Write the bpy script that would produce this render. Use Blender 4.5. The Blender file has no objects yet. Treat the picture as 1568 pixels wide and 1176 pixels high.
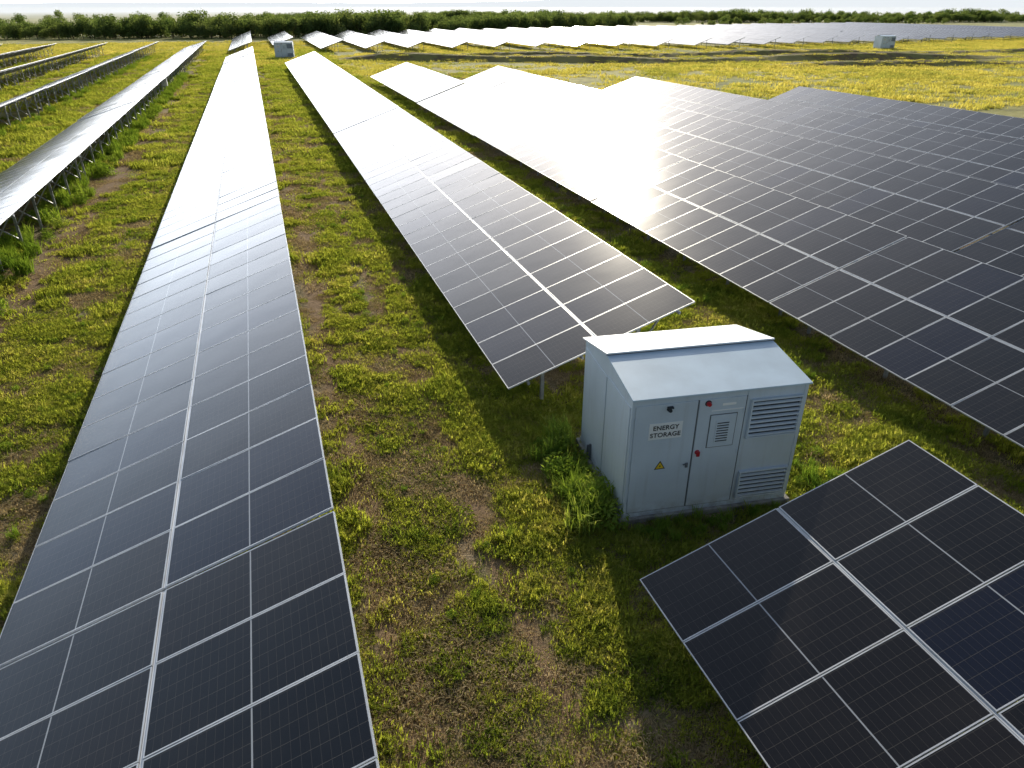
import bpy, math, random
import numpy as np
from mathutils import Vector, Matrix, Euler
random.seed(7); rng=np.random.default_rng(7)
scene=bpy.context.scene
scene.view_settings.view_transform='Standard'
scene.view_settings.look='None'
scene.view_settings.exposure=0
R=math.radians
SUN_AZ=16.5; SUN_EL=19.5
class N:
    def __init__(s,t): s.t=t
    def n(s,ty,**k):
        x=s.t.nodes.new(ty)
        for a,b in k.items(): setattr(x,a,b)
        return x
    def l(s,a,b): s.t.links.new(a,b)
    def setin(s,sock,v):
        if isinstance(v,bpy.types.NodeSocket): s.l(v,sock)
        elif v is not None:
            if isinstance(v,tuple) and len(v)==3 and sock.type=='RGBA': v=v+(1,)
            sock.default_value=v
    def m(s,op,a,b=None,c=None,clamp=False):
        x=s.n('ShaderNodeMath',operation=op); x.use_clamp=clamp
        s.setin(x.inputs[0],a)
        if b is not None: s.setin(x.inputs[1],b)
        if c is not None: s.setin(x.inputs[2],c)
        return x.outputs[0]
    def noise(s,vec,scale,detail=3,rough=.55):
        x=s.n('ShaderNodeTexNoise'); x.inputs['Scale'].default_value=scale; x.inputs['Detail'].default_value=detail; x.inputs['Roughness'].default_value=rough
        if vec is not None: s.l(vec,x.inputs['Vector'])
        return x.outputs[0]
    def mix(s,f,a,b,blend='MIX'):
        x=s.n('ShaderNodeMix',data_type='RGBA',blend_type=blend); s.setin(x.inputs[0],f); s.setin(x.inputs[6],a); s.setin(x.inputs[7],b); return x.outputs[2]
    def ramp(s,f,lo,hi):
        x=s.n('ShaderNodeMapRange'); x.interpolation_type='SMOOTHSTEP'; s.setin(x.inputs[0],f); x.inputs[1].default_value=lo; x.inputs[2].default_value=hi; return x.outputs[0]
    def vscale(s,col,f):
        x=s.n('ShaderNodeVectorMath',operation='SCALE'); x.inputs[0].default_value=col; s.l(f,x.inputs['Scale']); return x.outputs[0]
    def vadd(s,a,b):
        x=s.n('ShaderNodeVectorMath',operation='ADD'); s.l(a,x.inputs[0]); s.l(b,x.inputs[1]); return x.outputs[0]
# ---------------- world / sun / camera
w=bpy.data.worlds.new("World"); scene.world=w; w.use_nodes=True
nt=w.node_tree; nt.nodes.clear(); g=N(nt)
sky=nt.nodes.new('ShaderNodeTexSky'); sky.sky_type='NISHITA'; sky.sun_disc=False
sky.sun_elevation=R(SUN_EL); sky.sun_rotation=R(SUN_AZ); sky.air_density=1.0; sky.dust_density=1.0; sky.ozone_density=1.5
# hazy air: bright near the horizon on the sun side
tc=g.n('ShaderNodeTexCoord'); sx=g.n('ShaderNodeSeparateXYZ'); g.l(tc.outputs['Generated'],sx.inputs[0])
z=g.m('MAXIMUM',sx.outputs[2],0.0)
az=g.m('SUBTRACT',g.m('ARCTAN2',sx.outputs[0],sx.outputs[1]),R(SUN_AZ))
ca=g.m('COSINE',az)
ga=g.m('EXPONENT',g.m('MULTIPLY',g.m('SUBTRACT',1.0,ca),-2/(R(31)**2)))
ba=g.m('POWER',g.m('MULTIPLY_ADD',ca,.5,.5),1.6)
ex=g.m('EXPONENT',g.m('MULTIPLY',z,-5.0))
h1=g.vscale((.98,.94,.93),g.m('MULTIPLY',ex,g.m('MULTIPLY',ga,66.0)))
h2=g.vscale((.66,.83,1.10),g.m('MULTIPLY',ex,g.m('MULTIPLY',ba,33.0)))
hs=g.n('ShaderNodeHueSaturation'); hs.inputs['Saturation'].default_value=.8; g.l(sky.outputs[0],hs.inputs['Color'])
ad=g.vadd(hs.outputs[0],g.vadd(h1,h2))
bg=nt.nodes.new('ShaderNodeBackground'); bg.inputs[1].default_value=0.105
wo=nt.nodes.new('ShaderNodeOutputWorld')
nt.links.new(ad,bg.inputs[0]); nt.links.new(bg.outputs[0],wo.inputs[0])
sd=Vector((math.sin(R(SUN_AZ))*math.cos(R(SUN_EL)),math.cos(R(SUN_AZ))*math.cos(R(SUN_EL)),math.sin(R(SUN_EL))))
sl=bpy.data.lights.new("sun","SUN"); sl.energy=5.0; sl.angle=R(0.5); sl.color=(1.0,0.90,0.72)
so=bpy.data.objects.new("sun",sl); scene.collection.objects.link(so); so.rotation_euler=sd.to_track_quat('Z','Y').to_euler(); so.location=sd*60
cd=bpy.data.cameras.new("camera"); cam=bpy.data.objects.new("camera",cd); scene.collection.objects.link(cam)
cd.lens=25.0; cd.sensor_width=36; cd.clip_end=30000; cd.clip_start=0.1
cam.location=(0,0,8); cam.rotation_euler=(R(62.0),0,R(-18.3)); scene.camera=cam
# ---------------- helpers
def mat(name):
    m=bpy.data.materials.new(name); m.use_nodes=True; t=m.node_tree; t.nodes.clear()
    o=t.nodes.new('ShaderNodeOutputMaterial'); return m,t,o
def principled(name,col,rough=.5,metal=0,noise_amt=.12,nscale=3,bump=0):
    m,t,o=mat(name); g=N(t); p=g.n('ShaderNodeBsdfPrincipled'); tc=g.n('ShaderNodeTexCoord')
    n=g.noise(tc.outputs['Object'],nscale,5)
    c=g.mix(g.ramp(n,.3,.75),tuple(x*(1+noise_amt) for x in col),tuple(x*(1-noise_amt*1.6) for x in col))
    g.l(c,p.inputs['Base Color']); p.inputs['Roughness'].default_value=rough; p.inputs['Metallic'].default_value=metal
    if bump:
        b=g.n('ShaderNodeBump'); b.inputs['Strength'].default_value=bump; g.l(n,b.inputs['Height']); g.l(b.outputs[0],p.inputs['Normal'])
    g.l(p.outputs[0],o.inputs[0]); return m
def empty(name,loc=(0,0,0),rz=0):
    e=bpy.data.objects.new(name,None); e.location=loc; e.rotation_euler=(0,0,rz); scene.collection.objects.link(e); e.empty_display_size=.3; return e
def mkobj(name,v,f,mats,parent=None,midx=None,link=True):
    me=bpy.data.meshes.new(name); me.from_pydata(v,[],f); me.update()
    for m in (mats if isinstance(mats,(list,tuple)) else [mats]): me.materials.append(m)
    if midx is not None: me.polygons.foreach_set('material_index',np.asarray(midx,dtype=np.int32))
    o=bpy.data.objects.new(name,me)
    if link: scene.collection.objects.link(o)
    if parent: o.parent=parent
    return o
CUBEF=[(0,3,2,1),(4,5,6,7),(0,1,5,4),(1,2,6,5),(2,3,7,6),(3,0,4,7)]
def boxv(x0,x1,y0,y1,z0,z1): return [(x0,y0,z0),(x1,y0,z0),(x1,y1,z0),(x0,y1,z0),(x0,y0,z1),(x1,y0,z1),(x1,y1,z1),(x0,y1,z1)]
def boxes(name,bl,m,parent=None,bevel=0.0):
    v=[];f=[]
    for b in bl:
        k=len(v); v+=boxv(*b) if len(b)==6 else b; f+=[tuple(i+k for i in q) for q in CUBEF]
    o=mkobj(name,v,f,m,parent)
    if bevel:
        md=o.modifiers.new('bevel','BEVEL'); md.width=bevel; md.segments=2; md.limit_method='ANGLE'
    return o
def beam(p,q,wd,hd):
    p=Vector(p);q=Vector(q);d=(q-p).normalized(); up=Vector((0,0,1)) if abs(d.z)<.95 else Vector((0,1,0))
    s=d.cross(up).normalized()*wd/2; u=s.cross(d).normalized()*hd/2
    return [tuple(x) for x in (p-s-u,p+s-u,q+s-u,q-s-u,p-s+u,p+s+u,q+s+u,q-s+u)]
_g=rng.random((256,256))
def vnoise(x,y,s,off=0):
    x=np.asarray(x)*s+off+1000; y=np.asarray(y)*s+off*1.7+1000
    xi=np.floor(x).astype(int); yi=np.floor(y).astype(int); fx=x-xi; fy=y-yi; fx=fx*fx*(3-2*fx); fy=fy*fy*(3-2*fy)
    a=_g[xi%256,yi%256];b=_g[(xi+1)%256,yi%256];c=_g[xi%256,(yi+1)%256];d=_g[(xi+1)%256,(yi+1)%256]
    return (a*(1-fx)+b*fx)*(1-fy)+(c*(1-fx)+d*fx)*fy
# ---------------- materials
def glass_mat():
    m,t,o=mat("solar_glass"); g=N(t); p=g.n('ShaderNodeBsdfPrincipled')
    uv=g.n('ShaderNodeUVMap'); sx=g.n('ShaderNodeSeparateXYZ'); g.l(uv.outputs[0],sx.inputs[0])
    u=sx.outputs[0]; v=sx.outputs[1]
    def line(c,per,wd):
        fr=g.m('FRACT',g.m('DIVIDE',c,per)); d=g.m('ABSOLUTE',g.m('SUBTRACT',fr,.5)); return g.m('GREATER_THAN',d,.5-wd/per/2)
    lu=line(u,.1925,.0045); lv=line(v,.0935,.003)
    mid=g.m('LESS_THAN',g.m('ABSOLUTE',g.m('SUBTRACT',v,1.122)),.009)
    at=g.n('ShaderNodeAttribute',attribute_name='rnd')
    rr=at.outputs['Fac']
    base=g.mix(rr,(.004,.0055,.008),(.012,.010,.010))
    base=g.mix(g.ramp(rr,.86,.9),base,(.005,.008,.020))
    ln=g.m('MAXIMUM',lu,g.m('MULTIPLY',lv,.7))
    base=g.mix(g.m('MULTIPLY',ln,.8),base,(.10,.09,.075))
    base=g.mix(mid,base,(.36,.38,.40))
    tc=g.n('ShaderNodeTexCoord'); dn=g.noise(tc.outputs['Object'],1.3,5)
    base=g.mix(g.m('MULTIPLY',g.ramp(dn,.4,.8),.025),base,(.30,.25,.19))
    g.l(base,p.inputs['Base Color'])
    p.inputs['Roughness'].default_value=.14; p.inputs['IOR'].default_value=1.52
    b=g.n('ShaderNodeBump'); b.inputs['Strength'].default_value=.25; b.inputs['Distance'].default_value=.018
    g.l(g.noise(tc.outputs['Object'],.9,1),b.inputs['Height']); g.l(b.outputs[0],p.inputs['Normal'])
    g.l(p.outputs[0],o.inputs[0]); return m
M_glass=glass_mat()
M_frame=principled("aluminium_frame",(.62,.64,.66),.4,.3,.08,2)
M_back=principled("module_backsheet",(.5,.5,.5),.6)
M_steel=principled("galvanised_steel",(.36,.37,.38),.5,.4,.2,4)
def veg_mat(name,c1,c2,c3,nscale=.35,trans=.5,fine=3.5,tint=(1.5,1.4,.75)):
    m,t,o=mat(name); g=N(t)
    geo=g.n('ShaderNodeNewGeometry'); oi=g.n('ShaderNodeObjectInfo')
    n=g.noise(geo.outputs['Position'],nscale,4); n2=g.noise(geo.outputs['Position'],fine,2)
    f=g.m('ADD',g.m('MULTIPLY',n,.6),g.m('ADD',g.m('MULTIPLY',oi.outputs['Random'],.2),g.m('MULTIPLY',n2,.38)))
    c=g.mix(g.ramp(f,.40,.62),c1,c2); c=g.mix(g.ramp(f,.62,.86),c,c3)
    d=g.n('ShaderNodeBsdfDiffuse'); tr=g.n('ShaderNodeBsdfTranslucent'); g.l(c,d.inputs[0])
    c2_=g.mix(1.0,c,tint,'MULTIPLY'); g.l(c2_,tr.inputs[0])
    ms=g.n('ShaderNodeMixShader'); ms.inputs[0].default_value=trans; g.l(d.outputs[0],ms.inputs[1]); g.l(tr.outputs[0],ms.inputs[2])
    g.l(ms.outputs[0],o.inputs[0]); return m
M_grass=veg_mat("grass_blades",(.15,.215,.038),(.31,.35,.07),(.50,.46,.18),.35,.62,3.5,(1.6,1.5,.8))
M_straw=veg_mat("dry_grass_blades",(.25,.20,.11),(.42,.345,.20),(.55,.47,.30),.5,.45,5,(1.25,1.15,.9))
M_weed=veg_mat("weed_leaves",(.10,.19,.03),(.20,.30,.05),(.34,.39,.11))
M_mead=veg_mat("meadow_grass",(.27,.30,.08),(.50,.46,.14),(.66,.57,.21),.06,.5,.4)
M_leaf=veg_mat("tree_leaves",(.08,.13,.045),(.135,.185,.07),(.21,.245,.11),.12,.5,.6)
M_bark=principled("bark",(.10,.075,.05),.9)
def ground_mat():
    m,t,o=mat("ground_soil_grass"); g=N(t); p=g.n('ShaderNodeBsdfPrincipled'); p.inputs['Roughness'].default_value=.95; p.inputs['Specular IOR Level'].default_value=.1
    tc=g.n('ShaderNodeTexCoord'); P=tc.outputs['Object']; sx=g.n('ShaderNodeSeparateXYZ'); g.l(P,sx.inputs[0])
    X=sx.outputs[0];Y=sx.outputs[1]
    n1=g.noise(P,.8,6,.65); n2=g.noise(P,6,6,.7); n3=g.noise(P,.05,4); n4=g.noise(P,30,4,.7)
    c=g.mix(g.ramp(n1,.35,.65),(.25,.18,.11),(.16,.155,.065))
    c=g.mix(g.ramp(n2,.45,.65),c,(.37,.295,.19))
    c=g.mix(g.ramp(n4,.48,.70),c,(.08,.065,.035))
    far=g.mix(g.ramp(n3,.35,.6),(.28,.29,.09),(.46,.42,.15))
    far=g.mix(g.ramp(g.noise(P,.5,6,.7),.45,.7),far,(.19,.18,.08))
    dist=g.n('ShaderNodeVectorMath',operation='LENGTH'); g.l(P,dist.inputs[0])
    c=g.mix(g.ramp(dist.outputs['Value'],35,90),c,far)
    c=g.mix(g.ramp(dist.outputs['Value'],300,1500),c,(.86,.90,.92))  # aerial haze put into the base colour, whitening with distance from origin
    wob=g.m('MULTIPLY',g.m('SUBTRACT',g.noise(P,.15,2),.5),.9)
    for x0,wd in ((.75,.38),(2.6,.24),(-7.9,.7),(-6.3,.3),(10.0,.2)):
        d=g.m('ABSOLUTE',g.m('SUBTRACT',g.m('ADD',X,wob),x0)); k=g.m('SUBTRACT',1.0,g.ramp(d,wd*.4,wd*1.3))
        k=g.m('MULTIPLY',k,g.ramp(n1,.2,.55)); k=g.m('MULTIPLY',k,.8)
        k=g.m('MULTIPLY',k,g.m('SUBTRACT',1.0,g.ramp(dist.outputs['Value'],150,260)))
        c=g.mix(k,c,(.27,.175,.105))
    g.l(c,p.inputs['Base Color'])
    b=g.n('ShaderNodeBump'); b.inputs['Strength'].default_value=.9; b.inputs['Distance'].default_value=.12
    h=g.m('ADD',g.m('MULTIPLY',n2,.5),g.m('ADD',n1,g.m('MULTIPLY',n4,.15))); g.l(h,b.inputs['Height']); g.l(b.outputs[0],p.inputs['Normal'])
    g.l(p.outputs[0],o.inputs[0]); return m
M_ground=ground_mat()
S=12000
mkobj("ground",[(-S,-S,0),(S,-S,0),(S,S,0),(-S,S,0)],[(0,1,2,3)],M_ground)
# ---------------- solar rows
AY=np.array([0,1.,0])
PA=1.2; ML=1.184; MW=2.265; GAPC=.045; FR=.015; TH=.035; ZL=.8; TG=.05
def module_template():
    v=[];f=[];mi=[]
    def q(p,i):
        k=len(v); v.extend(p); f.append((k,k+1,k+2,k+3)); mi.append(i)
    L,W_,r=ML,MW,FR
    q([(r,r,-.003),(L-r,r,-.003),(L-r,W_-r,-.003),(r,W_-r,-.003)],0)
    q([(0,0,0),(L,0,0),(L-r,r,0),(r,r,0)],1); q([(L,0,0),(L,W_,0),(L-r,W_-r,0),(L-r,r,0)],1)
    q([(L,W_,0),(0,W_,0),(r,W_-r,0),(L-r,W_-r,0)],1); q([(0,W_,0),(0,0,0),(r,r,0),(r,W_-r,0)],1)
    q([(0,0,-TH),(L,0,-TH),(L,0,0),(0,0,0)],1); q([(L,0,-TH),(L,W_,-TH),(L,W_,0),(L,0,0)],1)
    q([(L,W_,-TH),(0,W_,-TH),(0,W_,0),(L,W_,0)],1); q([(0,W_,-TH),(0,0,-TH),(0,0,0),(0,W_,0)],1)
    q([(0,0,-TH),(0,W_,-TH),(L,W_,-TH),(L,0,-TH)],2)
    return np.array(v,float),np.array(f),np.array(mi)
TV,TF,TM=module_template()
def solar_row(xl,tables,detail=True,zoff=0.0,tilt=18.5):
    T=R(tilt); CR=np.array([math.cos(T),0,math.sin(T)]); NM=np.array([-math.sin(T),0,math.cos(T)])
    par=empty("solar_panel_row",(xl,tables[0][0],0))
    base=np.array([xl,tables[0][0],0.])
    VV=[];FF=[];MI=[];RN=[];UV=[]; k=0
    st=[]; cv=[]
    for ti,(y0,n) in enumerate(tables):
        tj=rng.normal(0,.012); tt=rng.normal(0,.004)
        cr=np.array([math.cos(T+tt),0,math.sin(T+tt)]); nm=np.array([-math.sin(T+tt),0,math.cos(T+tt)])
        for i in range(n):
            for j in (0,1):
                b0=j*(MW+GAPC)
                ja,jb=rng.normal(0,.0035),rng.normal(0,.0025)
                c=TV[:,2]+(TV[:,0]-ML/2)*ja+(TV[:,1]-MW/2)*jb
                P=np.array([xl,y0+i*PA,ZL+zoff+tj])-base+TV[:,0:1]*AY+(TV[:,1:2]+b0)*cr+c[:,None]*nm
                VV.append(P); FF.append(TF[:,::-1]+k); k+=len(TV); MI.append(TM); r=rng.random(); RN.append(np.full(len(TF),r))
                UV.append(TV[:,:2])
        y1=y0+n*PA-(PA-ML); yb=y0-base[1]; ye=y1-base[1]
        o=Vector((0,0,ZL+zoff)); crv=Vector(CR); nv=Vector(NM)
        for b in (.45,1.75,2.9,4.15):
            c_=o+crv*b-nv*(TH+.032+.02)
            st.append(beam(c_+Vector((0,yb-.05,0)),c_+Vector((0,ye+.05,0)),.05,.055))
        c_=Vector((0,0,ZL+zoff+tj))+Vector(cr)*(MW+GAPC/2)-Vector(nm)*.026
        cv.append(beam(c_+Vector((0,yb,0)),c_+Vector((0,ye,0)),GAPC-.012,.03))
        if ti<len(tables)-1 and abs(tables[ti+1][0]-y1-TG)<.2:
            a=Vector((0,ye+.035,ZL+zoff+tj))-Vector(nm)*.05; cv.append(beam(a+Vector(cr)*.03,a+Vector(cr)*4.5,.05,.03))
        step=3.0 if detail else 6.0
        m_=max(2,int(round((y1-y0-1.2)/step))+1)
        for yy in np.linspace(yb+.6,ye-.6,m_):
            a=o+Vector((0,yy,0))
            off=nv*(TH+.08+.055)
            st.append(beam(a+crv*.25-off,a+crv*4.35-off,.06,.10))
            r=a+crv*3.45-off; fr_=a+crv*1.0-off
            st.append(beam((r.x,r.y,-.02),(r.x,r.y,r.z),.09,.07))
            st.append(beam((fr_.x,fr_.y,-.02),(fr_.x,fr_.y,fr_.z),.08,.07))
            if detail:
                t_=a+crv*2.2-off; st.append(beam((r.x-.03,r.y,.35),(t_.x,t_.y,t_.z),.04,.04))
                t_=a+crv*4.2-off; st.append(beam((r.x+.03,r.y,.9),(t_.x,t_.y,t_.z),.04,.04))
    V=np.concatenate(VV); F=np.concatenate(FF)
    me=bpy.data.meshes.new("solar_modules"); me.from_pydata(V.tolist(),[],F.tolist())
    for m_ in (M_glass,M_frame,M_back): me.materials.append(m_)
    me.polygons.foreach_set('material_index',np.concatenate(MI).astype(np.int32))
    a=me.attributes.new('rnd','FLOAT','FACE'); a.data.foreach_set('value',np.concatenate(RN).astype(np.float32))
    uvl=me.uv_layers.new(name='UVMap'); uvs=np.concatenate(UV); li=np.zeros(len(me.loops),dtype=np.int32); me.loops.foreach_get('vertex_index',li)
    uvl.data.foreach_set('uv',uvs[li].astype(np.float32).ravel()); me.update()
    ob=bpy.data.objects.new("modules",me); scene.collection.objects.link(ob); ob.parent=par
    for nm_,bl,mm in (("support_frame",st,M_steel),("clamp_rails",cv,M_frame)):
        v=[];f=[]
        for b in bl:
            q=len(v); v+=b; f+=[tuple(i+q for i in c) for c in CUBEF]
        mkobj(nm_,v,f,mm,par)
    return par
def tabs(y0,y1,n=15,first=None):
    out=[]; y=y0
    while y<y1-2:
        k=first if (first and not out) else n
        k=min(k,int((y1-y)/PA))
        if k<1: break
        out.append((y,k)); y+=k*PA+TG
    return out
X0=-4.22; P_=8.33
TL=15*PA+TG
solar_row(X0,tabs(7.75-TL,134)); solar_row(X0,tabs(152,215),False)
solar_row(X0+P_,tabs(12.7,117))
solar_row(X0+P_,[(6.68-11*PA,11)])
solar_row(X0+2*P_,[(15.2-TL,15)]+tabs(15.2,90,15,10))
solar_row(X0+3*P_,tabs(-1,81)); solar_row(X0+4*P_,tabs(2,65)); solar_row(X0+5*P_,tabs(5,52.5))
solar_row(X0-P_,tabs(6,166),tilt=16.5); solar_row(X0-2*P_,tabs(18,164),tilt=17)
for k in (3,4,5,6,7): solar_row(X0-k*P_,tabs(22+8*k,160),True,0,17)
for k in range(1,28):
    x=X0+k*P_
    y0=np.interp(x,[4,12,62,108,204,240],[172,155,147,142,160,165])+rng.normal(0,.6)
    y1=np.interp(x,[4,40,100,240],[213,222,240,262])
    solar_row(x,tabs(y0,y1,20),False,rng.normal(0,.05))
# ---------------- energy storage cabinet
def paint(name,col):
    m,t,o=mat(name); g=N(t); p=g.n('ShaderNodeBsdfPrincipled'); tc=g.n('ShaderNodeTexCoord'); P=tc.outputs['Object']
    mp=g.n('ShaderNodeMapping'); mp.inputs['Scale'].default_value=(9,9,.7); g.l(P,mp.inputs[0])
    st=g.noise(mp.outputs[0],1.0,4); n=g.noise(P,1.2,5)
    c=g.mix(g.ramp(n,.3,.75),tuple(x*1.04 for x in col),tuple(x*.93 for x in col))
    c=g.mix(g.m('MULTIPLY',g.ramp(st,.52,.75),.18),c,(.33,.32,.29))
    sx=g.n('ShaderNodeSeparateXYZ'); g.l(P,sx.inputs[0]); lo=g.m('SUBTRACT',1.0,g.ramp(sx.outputs[2],.1,.5))
    c=g.mix(g.m('MULTIPLY',lo,g.m('MULTIPLY',g.ramp(g.noise(P,5,5,.7),.35,.7),.5)),c,(.26,.22,.16))
    g.l(c,p.inputs['Base Color']); p.inputs['Roughness'].default_value=.42; g.l(p.outputs[0],o.inputs[0]); return m
M_white=paint("cabinet_paint",(.58,.65,.71))
M_roof_shaded=principled("cabinet_roof_front_shaded",(.52,.64,.73),.42,0,.07,1.2)  # front slope: bluish shade away from the sun put into the colour
M_roof_sunlit=principled("cabinet_roof_back_sunlit",(.74,.78,.81),.42,0,.05,1.2)  # same roof, back slope: sunlit brightness put into the colour
M_conc=principled("concrete",(.33,.31,.28),.9,0,.25,6,.3)
M_dark=principled("vent_dark",(.03,.035,.04),.8)
M_seam=principled("door_gap",(.12,.13,.14),.7)
M_lab=principled("label_white",(.84,.84,.82),.4,0,.03)
M_blk=principled("letter_black",(.02,.02,.02),.5)
M_red=principled("red_plastic",(.45,.02,.03),.35)
M_yel=principled("warning_yellow",(.75,.50,.03),.4)
def cabinet(name,loc,rz,W=3.08,D=2.6,H=2.45):
    e=empty(name,loc,rz)
    boxes("plinth",[(-.08,W+.08,-.08,D+.08,-.02,.10)],M_conc,e,.01)
    rid=1.30; hr=H+.16; hb=H-.10
    prof=[(0,.10),(D,.10),(D,hb),(rid,hr),(0,H)]
    v=[(0,y,z) for y,z in prof]+[(W,y,z) for y,z in prof]
    f=[(0,1,2,3,4)[::-1],(5,6,7,8,9)]+[(i,(i+1)%5,(i+1)%5+5,i+5) for i in range(5)]
    b=mkobj("body",v,[q[::-1] for q in f],M_white,e); md=b.modifiers.new('bevel','BEVEL'); md.width=.012; md.segments=2
    def sheet(nm,y0,z0,y1,z1,th,x0,x1,mm):
        vv=[(x0,y0,z0),(x1,y0,z0),(x1,y1,z1),(x0,y1,z1),(x0,y0,z0+th),(x1,y0,z0+th),(x1,y1,z1+th),(x0,y1,z1+th)]
        boxes(nm,[vv],mm,e,.005)
    s=(hr-H)/rid
    sheet("roof_front",-.06,H-.06*s+.004,rid,hr+.004,.03,-.03,W+.04,M_roof_shaded)
    s2=(hr-hb)/(D-rid)
    sheet("roof_back",rid-.03,hr+.052,D+.06,hb-.06*s2+.012,.03,-.05,W+.06,M_roof_sunlit)
    boxes("ridge_lip",[(-.045,W+.055,rid-.026,rid-.012,hr+.036,hr+.06)],M_seam,e)
    boxes("door_leaf_left",[(.05,1.12,-.018,.0,.20,H-.12)],M_white,e,.006)
    boxes("door_leaf_right",[(1.15,1.98,-.018,.0,.20,H-.12)],M_white,e,.006)
    boxes("base_skirt",[(.0,W,-.012,.0,.10,.185)],M_white,e,.004)
    boxes("corner_trims",[(-.012,.04,-.012,.0,.19,H-.02),(W-.05,W+.012,-.012,.0,.19,H-.02),(2.0,2.03,-.012,0,.19,H-.02)],M_white,e,.004)
    boxes("door_gap",[(1.122,1.148,-.006,.0,.20,H-.12),(1.982,1.998,-.006,0,.20,H-.12),(.05,1.98,-.006,0,.186,.198)],M_seam,e)
    def louver(nm,x0,x1,z0,z1,n):
        boxes(nm+"_recess",[(x0,x1,-.008,.0,z0,z1)],M_dark,e)
        t=.03
        boxes(nm+"_frame",[(x0-t,x0,-.06,-.0,z0-t,z1+t),(x1,x1+t,-.06,-.0,z0-t,z1+t),(x0,x1,-.06,-.0,z1,z1+t),(x0,x1,-.06,-.0,z0-t,z0)],M_white,e,.004)
        h=(z1-z0)/n; v=[];f=[]
        for i in range(n):
            a=z0+i*h+h*.34; c=a+h*.20
            k=len(v); v+=[(x0,-.056,a),(x1,-.056,a),(x1,-.050,a+.006),(x0,-.050,a+.006),(x0,-.018,c),(x1,-.018,c),(x1,-.056,a-.018),(x0,-.056,a-.018)]
            f+=[(k+7,k+6,k+1,k),(k,k+1,k+2,k+3),(k+3,k+2,k+5,k+4),(k+7,k+4,k+5,k+6)]
        mkobj(nm+"_slats",v,f,M_white,e)
    louver("upper_vent",2.10,2.98,1.52,2.22,8); louver("lower_vent",2.10,2.98,.27,.78,6)
    boxes("hatch",[(1.38,1.84,-.035,-.018,1.40,2.02)],M_white,e,.006)
    boxes("hatch_gap",[(1.365,1.855,-.0215,-.018,1.385,2.035)],M_seam,e)
    boxes("hatch_vent_box",[(1.48,1.74,-.044,-.035,1.48,1.93)],M_white,e,.004)
    boxes("hatch_vent",[(1.505,1.715,-.048,-.044,1.51+i*.05,1.528+i*.05) for i in range(8)],M_dark,e)
    boxes("door_strip",[(1.38,1.94,-.026,-.018,2.10,2.118),(1.56,1.80,-.022,-.018,2.19,2.235)],M_lab,e)
    def cyl(nm,x,z,r,d,m_,y=-.018):
        n=20; v=[(x+r*math.cos(2*math.pi*i/n),y,z+r*math.sin(2*math.pi*i/n)) for i in range(n)]+[(x+.75*r*math.cos(2*math.pi*i/n),y-d,z+.75*r*math.sin(2*math.pi*i/n)) for i in range(n)]
        f=[(i,(i+1)%n,(i+1)%n+n,i+n) for i in range(n)]+[tuple(range(n,2*n))]; return mkobj(nm,v,f,m_,e)
    cyl("beacon",1.30,2.26,.045,.06,M_red); cyl("beacon_base",1.30,2.26,.058,.015,M_dark)
    cyl("lamp",.62,2.23,.04,.07,M_dark); boxes("lamp_bracket",[(.58,.68,-.08,-.018,2.26,2.285)],M_dark,e,.005)
    cyl("red_handle_boss",1.22,1.32,.045,.05,M_red); boxes("handle",[(1.19,1.25,-.08,-.05,1.26,1.36)],M_red,e,.01)
    boxes("latch",[(1.03,1.075,-.04,-.018,1.04,1.13),(.98,1.06,-.05,-.038,1.10,1.12)],M_seam,e,.004)
    boxes("hinges",[(.045,.07,-.032,-.018,z,z+.10) for z in (.4,1.2,2.0)]+[(1.945,1.97,-.032,-.018,z,z+.10) for z in (.4,1.2,2.0)],M_white,e,.004)
    boxes("sign_plate",[(.31,.89,-.024,-.018,1.67,1.98)],M_lab,e)
    for i,(tx,zz) in enumerate((("ENERGY",1.85),("STORAGE",1.715))):
        c=bpy.data.curves.new("letters","FONT"); c.body=tx; c.size=.118; c.align_x='CENTER'; c.extrude=.002; c.offset=.0018; c.space_character=1.05
        o=bpy.data.objects.new("sign_letters",c); scene.collection.objects.link(o); c.materials.append(M_blk)
        o.parent=e; o.location=(.60,-.027,zz); o.rotation_euler=(R(90),0,0)
    def tri(nm,cx,cz,s,y,m_):
        v=[(cx-s*.58,y,cz-s*.4),(cx+s*.58,y,cz-s*.4),(cx,y,cz+s*.6)]; v+= [(a,y+.003,c) for a,_,c in v]
        mkobj(nm,v,[(0,1,2),(0,3,4,1),(1,4,5,2),(2,5,3,0)],m_,e)
    tri("warning_border",.57,1.13,.17,-.0215,M_blk); tri("warning_triangle",.57,1.13,.125,-.0255,M_yel)
    mkobj("warning_bolt",[(.574,-.0275,1.165),(.55,-.0275,1.115),(.57,-.0275,1.12),(.562,-.0275,1.095),(.59,-.0275,1.133),(.57,-.0275,1.13)],[(0,1,2,3,4,5)],M_blk,e)
    boxes("side_panel",[(-.014,0,.08,1.22,.22,H-.18),(-.014,0,1.27,D-.08,.22,H-.22)],M_white,e,.005)
    boxes("side_skirt",[(-.010,0,.0,D,.10,.19)],M_white,e,.004)
    boxes("side_panel_right",[(W,W+.014,.08,1.22,.22,H-.18),(W,W+.014,1.27,D-.08,.22,H-.22)],M_white,e,.005)
    boxes("conduit",[(-.06,-.015,1.85,1.89,.1,.45),(-.06,-.015,1.98,2.02,.1,.35)],M_seam,e,.01)
    return e
CR_=R(-6.8)
cabinet("energy_storage_cabinet",(4.94,8.77,0),CR_)
cabinet("energy_storage_cabinet",(3.6,141,0),R(-6))
cabinet("energy_storage_cabinet",(124,131,0),R(-8))
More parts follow.
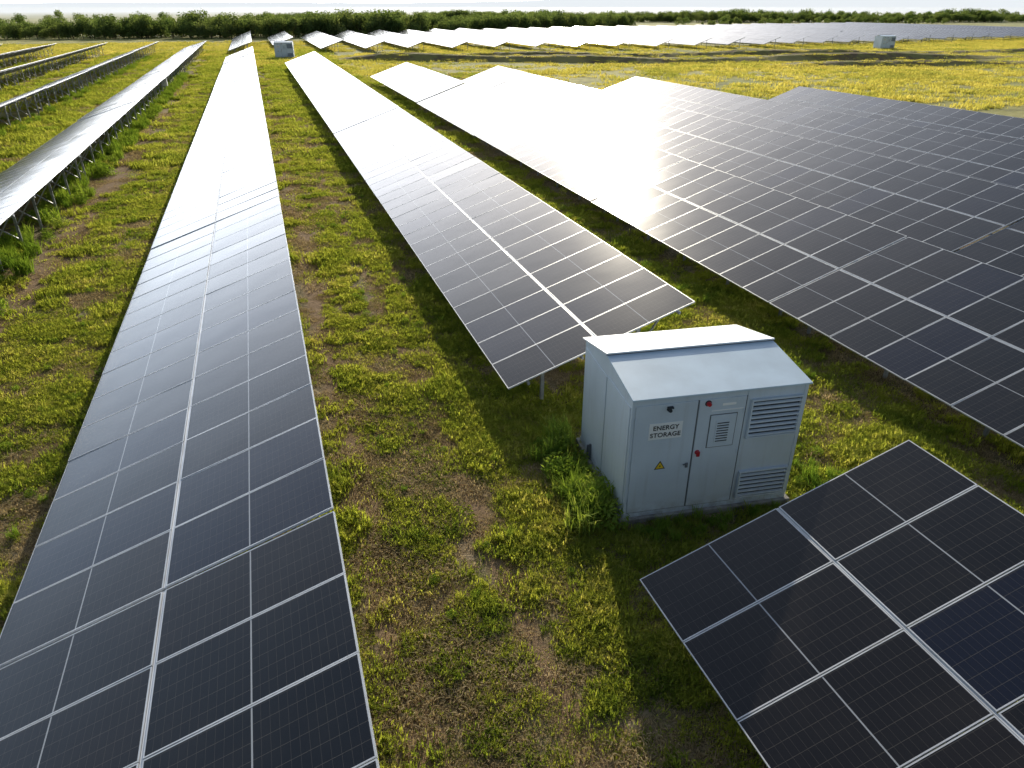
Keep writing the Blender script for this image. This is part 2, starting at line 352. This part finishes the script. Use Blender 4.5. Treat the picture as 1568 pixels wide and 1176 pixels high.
for (x,y) in ((-16.9,44),(-8.9,86),(-25.2,60)):
    e=empty("string_inverter",(x,y,0))
    boxes("housing",[(-.45,.10,-.35,.35,.75,1.45)],M_lab,e,.02); boxes("mounting_post",[(-.25,-.15,-.28,-.20,-.02,.75),(-.25,-.15,.20,.28,-.02,.75)],M_steel,e); boxes("cooling_fins",[(-.50,-.45,-.30+i*.08,-.27+i*.08,.80,1.40) for i in range(8)],M_dark,e)
# ---------------- scatter
def scatter(name,pts,rots,scl,idx,coll):
    me=bpy.data.meshes.new(name); me.vertices.add(len(pts)); me.vertices.foreach_set('co',np.asarray(pts,dtype=np.float32).ravel())
    a=me.attributes.new('rot','FLOAT_VECTOR','POINT'); a.data.foreach_set('vector',np.asarray(rots,dtype=np.float32).ravel())
    a=me.attributes.new('scl','FLOAT','POINT'); a.data.foreach_set('value',np.asarray(scl,dtype=np.float32))
    a=me.attributes.new('idx','INT','POINT'); a.data.foreach_set('value',np.asarray(idx,dtype=np.int32)); me.update()
    ob=bpy.data.objects.new(name,me); scene.collection.objects.link(ob)
    ng=bpy.data.node_groups.new(name+"_scatter",'GeometryNodeTree')
    ng.interface.new_socket('Geometry',in_out='INPUT',socket_type='NodeSocketGeometry'); ng.interface.new_socket('Geometry',in_out='OUTPUT',socket_type='NodeSocketGeometry')
    gi=ng.nodes.new('NodeGroupInput'); go=ng.nodes.new('NodeGroupOutput'); ip=ng.nodes.new('GeometryNodeInstanceOnPoints'); ci=ng.nodes.new('GeometryNodeCollectionInfo')
    ci.inputs[0].default_value=coll; ci.inputs['Separate Children'].default_value=True; ci.inputs['Reset Children'].default_value=True
    def na(n,t):
        x=ng.nodes.new('GeometryNodeInputNamedAttribute'); x.data_type=t; x.inputs[0].default_value=n; return x.outputs[0]
    L=ng.links.new
    L(gi.outputs[0],ip.inputs['Points']); L(ci.outputs[0],ip.inputs['Instance']); ip.inputs['Pick Instance'].default_value=True
    L(na('idx','INT'),ip.inputs['Instance Index']); L(na('rot','FLOAT_VECTOR'),ip.inputs['Rotation']); L(na('scl','FLOAT'),ip.inputs['Scale'])
    L(ip.outputs[0],go.inputs[0]); md=ob.modifiers.new('scatter','NODES'); md.node_group=ng
    return ob
def clump(name,nb,hgt,spread,wid,lean,m_,coll,tuft=0,tr=.025,stray=.0):
    v=[];f=[]; cs=[(spread*random.random()**.6,random.uniform(0,6.283),random.uniform(.6,1.3)) for _ in range(tuft)] if tuft else None
    for i in range(nb):
        hs=1
        if cs and random.random()>stray:
            r,a,hs=random.choice(cs); x,y=r*math.cos(a)+random.gauss(0,tr),r*math.sin(a)+random.gauss(0,tr)
        else:
            a=random.uniform(0,6.283); r=spread*random.random()**.6; x,y=r*math.cos(a),r*math.sin(a)
        h=hgt*hs*random.uniform(.45,1.1); d=random.uniform(0,6.283); l=lean*random.uniform(.2,1.2)*h; wd=wid*random.uniform(.6,1.3)
        dx,dy=math.cos(d),math.sin(d); sx,sy=-dy*wd/2,dx*wd/2; k=len(v)
        mx,my=x+dx*l*.35,y+dy*l*.35; tx,ty=x+dx*l,y+dy*l
        v+=[(x-sx*.7,y-sy*.7,-.01),(x+sx*.7,y+sy*.7,-.01),(mx+sx,my+sy,h*.6),(mx-sx,my-sy,h*.6),(tx,ty,h*(1-.25*random.random()))]
        f+=[(k,k+1,k+2,k+3),(k+3,k+2,k+4)]
    o=mkobj(name,v,f,m_,link=False); coll.objects.link(o); return o
def broad(name,nl,hgt,spread,ls,m_,coll):
    v=[];f=[]
    for i in range(nl):
        a=random.uniform(0,6.283); r=spread*random.random()**.5; z=hgt*random.random()**.8*(1-.5*(r/spread)**2); s=ls*random.uniform(.5,1.2)
        c=Vector((r*math.cos(a),r*math.sin(a),z)); E=Euler((random.uniform(-.9,.9),random.uniform(-.9,.9),random.uniform(0,6.28))).to_matrix(); k=len(v)
        for p in ((-s,0,0),(0,-s*.45,.0),(s,0,-s*.2),(0,s*.45,0)): v.append(tuple(c+E@Vector(p)))
        f.append((k,k+1,k+2,k+3))
    o=mkobj(name,v,f,m_,link=False); coll.objects.link(o)
cg=bpy.data.collections.new("grass_clumps")
for i in range(6): clump("grass_a_clump",250,random.uniform(.08,.14),.32,.014,.9,M_grass,cg,tuft=random.randint(13,20),stray=.3)
for i in range(2): broad("grass_b_leafy",170,.07,.28,.030,M_grass,cg)
cdry=bpy.data.collections.new("dry_grass_clumps")
for i in range(4): clump("dry_grass_clump",230,.055,.42,.012,1.6,M_straw,cdry,tuft=20,tr=.05,stray=.5)
for i in range(1): clump("dry_grass_clump",160,.07,.42,.012,1.1,M_grass,cdry,tuft=16,tr=.04,stray=.5)
cw=bpy.data.collections.new("weed_clumps")
for i in range(3): clump("weed_clump",80,.55,.22,.022,.6,M_weed,cw)
for i in range(2): broad("weed_leafy",260,.45,.33,.05,M_weed,cw)
cm=bpy.data.collections.new("meadow_clumps")
for i in range(5): clump("meadow_clump",150,.30,1.5,.06,.6,M_mead,cm,tuft=22,tr=.16)
def under_panel(x,y,infl=0):
    k=np.floor((x-X0)/P_); r=(x-X0)-k*P_; return (r>infl)&(r<4.3-infl)
def incab(x,y,mg=.15):
    c,s=math.cos(CR_),math.sin(CR_); dx,dy=x-4.94,y-8.77; u=c*dx+s*dy; vv=-s*dx+c*dy; return (u>-mg)&(u<3.08+mg)&(vv>-mg)&(vv<2.6+mg)
def make(nc,xr,yr,thr,smin,smax,off,under=.3,floor=.08,k=6):
    x=rng.uniform(*xr,nc); y=rng.uniform(*yr,nc)
    d=.28*vnoise(x,y,.55,off)+.36*vnoise(x,y,1.9,off+5)+.36*vnoise(x,y,4.0,off+9)
    tr=np.zeros(nc)
    for x0,wd in ((.75,.42),(-7.9,.8),(2.6,.25)): tr=np.maximum(tr,np.exp(-((x+.5*(vnoise(x*0,y,.2,2)-.5)-x0)/wd)**2)*.36)
    p=np.clip((d-tr-thr)*k+.5,floor*(1-2.2*tr),1)
    row=under_panel(x,y,.5)&~((x>4)&(x<9)&(y>6.7)&(y<12.7)); p=np.where(row,p*under,p)
    keep=(rng.random(nc)<p)&~incab(x,y,.2); x=x[keep];y=y[keep];dd=d[keep]
    n=len(x); s=(smin+(smax-smin)*rng.random(n)**1.5)*(.65+.9*np.clip((dd-.3)*1.8,0,1))
    return x,y,s
def scat(name,parts,nv,coll):
    x=np.concatenate([p[0] for p in parts]);y=np.concatenate([p[1] for p in parts]);s=np.concatenate([p[2] for p in parts]); n=len(x)
    scatter(name,np.stack([x,y,np.zeros(n)],1),np.stack([rng.normal(0,.04,n),rng.normal(0,.04,n),rng.uniform(0,6.28,n)],1),s,rng.integers(0,nv,n),coll)
scat("grass",[make(16500,(-10,14),(2.5,22),.48,.6,1.2,0,floor=.12),make(8500,(-14,20),(22,45),.47,.9,1.6,0,under=.15),make(8000,(-20,30),(45,100),.45,1.5,2.5,0,under=.1),
       make(5500,(-65,-14),(20,165),.43,2.0,3.2,0,under=.1),make(1900,(-14,14),(100,165),.43,2.2,3.4,0,under=.1)],8,cg)
scat("dry_grass",[make(7500,(-10,14),(2.5,22),.3,.7,1.2,30,floor=.5),make(4200,(-14,20),(22,45),.3,1.0,1.7,30,under=.2,floor=.5),make(4500,(-20,30),(45,100),.3,1.6,2.6,30,under=.1,floor=.5),
       make(3500,(-65,-14),(20,165),.3,2.2,3.4,30,under=.1,floor=.5)],5,cdry)
wx=[];wy=[];ws=[]
def addw(n,xr,yr,s0,s1):
    wx.extend(rng.uniform(*xr,n));wy.extend(rng.uniform(*yr,n));ws.extend(rng.uniform(s0,s1,n))
addw(520,(-9.9,-8.3),(8,110),.5,1.5); addw(38,(4.2,5.0),(9.2,11.8),.4,1.1); addw(16,(4.15,4.75),(8.7,9.8),.7,1.25)
addw(30,(4.6,8.4),(8.0,8.5),.25,.5); addw(60,(8.6,9.6),(7,13),.3,.7); addw(200,(8.6,12),(12,60),.25,.6); addw(120,(-6.5,-4.6),(8,60),.2,.45); addw(110,(1.2,4.0),(6,60),.2,.45); addw(300,(-18,-16.5),(30,150),.6,1.3)
wx=np.array(wx);wy=np.array(wy);ws=np.array(ws);k=~incab(wx,wy);wx=wx[k];wy=wy[k];ws=ws[k];n=len(wx)
scatter("tall_weeds",np.stack([wx,wy,np.zeros(n)],1),np.stack([rng.normal(0,.1,n),rng.normal(0,.1,n),rng.uniform(0,6.28,n)],1),ws,rng.integers(0,5,n),cw)
nc=24000; x=rng.uniform(-70,250,nc); y=50+rng.random(nc)**.8*160
blk=(x<X0+5.6*P_)&(y<np.interp(x,[-70,8,16,25,33,42,47],[165,117,90,81,65,52,45]))&(x>-60)
d=.6*vnoise(x,y,.05,3)+.4*vnoise(x,y,.25,8)
keep=~blk&(rng.random(nc)<np.clip((d-.3)*3,.15,1))&(y<np.interp(x,[-70,0,100,250],[230,222,150,170])); x=x[keep];y=y[keep]; n=len(x)
scatter("meadow",np.stack([x,y,np.zeros(n)],1),np.stack([np.zeros(n),np.zeros(n),rng.uniform(0,6.28,n)],1),rng.uniform(.6,1.4,n),rng.integers(0,5,n),cm)
# ---------------- embankment
def bank_mat():
    m,t,o=mat("bank_soil_grass"); g=N(t); p=g.n('ShaderNodeBsdfPrincipled'); p.inputs['Roughness'].default_value=.95; p.inputs['Specular IOR Level'].default_value=.1
    geo=g.n('ShaderNodeNewGeometry'); n=g.noise(geo.outputs['Position'],.5,6,.7); n2=g.noise(geo.outputs['Position'],.12,3)
    c=g.mix(g.ramp(n,.4,.6),(.19,.14,.08),(.26,.24,.08)); c=g.mix(g.ramp(n2,.48,.65),c,(.35,.30,.12)); g.l(c,p.inputs['Base Color'])
    b=g.n('ShaderNodeBump'); b.inputs['Strength'].default_value=.7; b.inputs['Distance'].default_value=.4; g.l(n,b.inputs['Height']); g.l(b.outputs[0],p.inputs['Normal']); g.l(p.outputs[0],o.inputs[0]); return m
M_bank=bank_mat()
bx=[];by=[];bz=[]
def berm(name,pl,hw,h):
    v=[];f=[];ns=int(sum((Vector(pl[i+1])-Vector(pl[i])).length for i in range(len(pl)-1))/1.0); xs=np.linspace(0,len(pl)-1,ns); xx=np.interp(xs,range(len(pl)),[p[0] for p in pl]); yy=np.interp(xs,range(len(pl)),[p[1] for p in pl])
    pr=[(-1,-.02),(-.6,.35),(-.25,.85),(.2,1),(.9,.7),(1.8,.4),(3.2,-.02)]
    for i in range(ns):
        hh=h*(.5+.9*float(vnoise(xx[i],0,.08)))*min(1,i/12,(ns-1-i)/12)
        for a,b in pr:
            X_,Y_,Z_=xx[i]+rng.normal(0,.1),yy[i]+a*hw*(1+.5*(float(vnoise(xx[i],a,.3))-.5))+5*(float(vnoise(xx[i],0,.05))-.5),b*hh+(.12*rng.random() if b>0 else 0)
            v.append((X_,Y_,Z_))
            if rng.random()<.28: bx.append(X_+rng.normal(0,.4)); by.append(Y_+rng.normal(0,.4)); bz.append(max(0,Z_-.1))
    m_=len(pr)
    for i in range(ns-1):
        for j in range(m_-1): f.append((i*m_+j,(i+1)*m_+j,(i+1)*m_+j+1,i*m_+j+1))
    mkobj(name,v,f,M_bank)
berm("earth_embankment",[(12,131),(35,122),(62,110),(90,106),(130,104)],2.8,1.0)
berm("earth_embankment",[(30,136),(62,126),(100,119),(150,112),(210,118)],2.4,.8)
berm("earth_embankment",[(70,98),(100,92),(150,88)],2.2,.6)
n=len(bx)
scatter("bank_grass",np.stack([bx,by,bz],1),np.stack([np.zeros(n),np.zeros(n),rng.uniform(0,6.28,n)],1),rng.uniform(.4,.9,n),rng.integers(0,5,n),cm)
M_grav=principled("gravel",(.36,.33,.28),.95,0,.3,2,.3)
mkobj("gravel_track",[(-1.2,136,.004),(1.5,135,.004),(8,137,.004),(14,133,.004),(22,125,.004),(22,128,.004),(14,137,.004),(8,141,.004),(1.5,140,.004),(-1.2,140,.004)],[tuple(range(10))],M_grav)
# ---------------- trees
ct=bpy.data.collections.new("tree_variants")
def tree(name,h,wd,nl):
    v=[];f=[];mi=[]
    def limb(p,q,r0,r1):
        p=Vector(p);q=Vector(q);d=(q-p).normalized();s=d.orthogonal().normalized();u=d.cross(s);k=len(v)
        for c,r in ((p,r0),(q,r1)):
            for i in range(6): a=i*math.pi/3; v.append(tuple(c+s*r*math.cos(a)+u*r*math.sin(a)))
        for i in range(6): f.append((k+i,k+(i+1)%6,k+6+(i+1)%6,k+6+i)); mi.append(1)
    fork=h*.32; limb((0,0,-.1),(.05*h*random.uniform(-1,1),.05*h,fork),.16,.10)
    lobes=[]
    for i in range(random.randint(7,10)):
        a=random.uniform(0,6.28); r=wd*.5*random.uniform(.2,.85); z=h*random.uniform(.25,.86); c=(r*math.cos(a),r*math.sin(a),z); lobes.append((Vector(c),wd*random.uniform(.14,.26)))
        limb((0,0,fork*.9),c,.07,.02)
    lobes.append((Vector((0,0,h*.85)),wd*.2))
    for i in range(nl):
        c,r=random.choice(lobes); d=Vector((random.gauss(0,1),random.gauss(0,1),random.gauss(0,.8))).normalized()*r*random.uniform(.55,1.12); s=random.uniform(.16,.34)
        P=c+d
        if P.z<.15: P.z=.15+random.random()*.4
        E=Euler((random.uniform(-1.2,1.2),random.uniform(-1.2,1.2),random.uniform(0,6.28))).to_matrix(); k=len(v)
        for p in ((-s,0,0),(0,-s*.6,0),(s,0,-s*.2),(0,s*.6,0)): v.append(tuple(P+E@Vector(p)))
        f.append((k,k+1,k+2,k+3)); mi.append(0)
    o=mkobj(name,v,f,[M_leaf,M_bark],midx=mi,link=False); ct.objects.link(o)
for i in range(6): tree("tree",random.uniform(4.2,6.0),random.uniform(4.5,6.5),800)
tx=[];ty=[];ts=[]
def belt(pl,depth,n,s0,s1):
    t=rng.uniform(0,len(pl)-1,n); a=np.interp(t,range(len(pl)),[p[0] for p in pl]); b=np.interp(t,range(len(pl)),[p[1] for p in pl])+rng.random(n)**1.3*depth+6*vnoise(a,0*a,.08)
    tx.extend(a);ty.extend(b);ts.extend(rng.uniform(s0,s1,n)*(.7+.6*vnoise(a,b,.05,4)))
belt([(-330,290),(-200,265),(-64,240),(0,228),(50,226),(100,252),(150,292)],34,1000,.55,1.05)
belt([(90,400),(170,395),(248,375),(322,335),(420,315),(560,330)],45,950,.65,1.0)
belt([(-400,400),(0,340),(60,330),(150,400)],60,350,.7,1.0)
belt([(180,300),(260,310),(330,300)],12,60,.4,.7)
n=len(tx)
scatter("distant_trees",np.stack([tx,ty,np.zeros(n)],1),np.stack([np.zeros(n),np.zeros(n),rng.uniform(0,6.28,n)],1),ts,rng.integers(0,6,n),ct)
# ---------------- hills
m,t,o=mat("distant_hill"); g=N(t); d=g.n('ShaderNodeBsdfDiffuse'); d.inputs[0].default_value=(.30,.36,.42,1); em=g.n('ShaderNodeEmission'); em.inputs[0].default_value=(.88,.93,.97,1); em.inputs[1].default_value=1.0  # pale emission imitates aerial haze; the hills are no light source
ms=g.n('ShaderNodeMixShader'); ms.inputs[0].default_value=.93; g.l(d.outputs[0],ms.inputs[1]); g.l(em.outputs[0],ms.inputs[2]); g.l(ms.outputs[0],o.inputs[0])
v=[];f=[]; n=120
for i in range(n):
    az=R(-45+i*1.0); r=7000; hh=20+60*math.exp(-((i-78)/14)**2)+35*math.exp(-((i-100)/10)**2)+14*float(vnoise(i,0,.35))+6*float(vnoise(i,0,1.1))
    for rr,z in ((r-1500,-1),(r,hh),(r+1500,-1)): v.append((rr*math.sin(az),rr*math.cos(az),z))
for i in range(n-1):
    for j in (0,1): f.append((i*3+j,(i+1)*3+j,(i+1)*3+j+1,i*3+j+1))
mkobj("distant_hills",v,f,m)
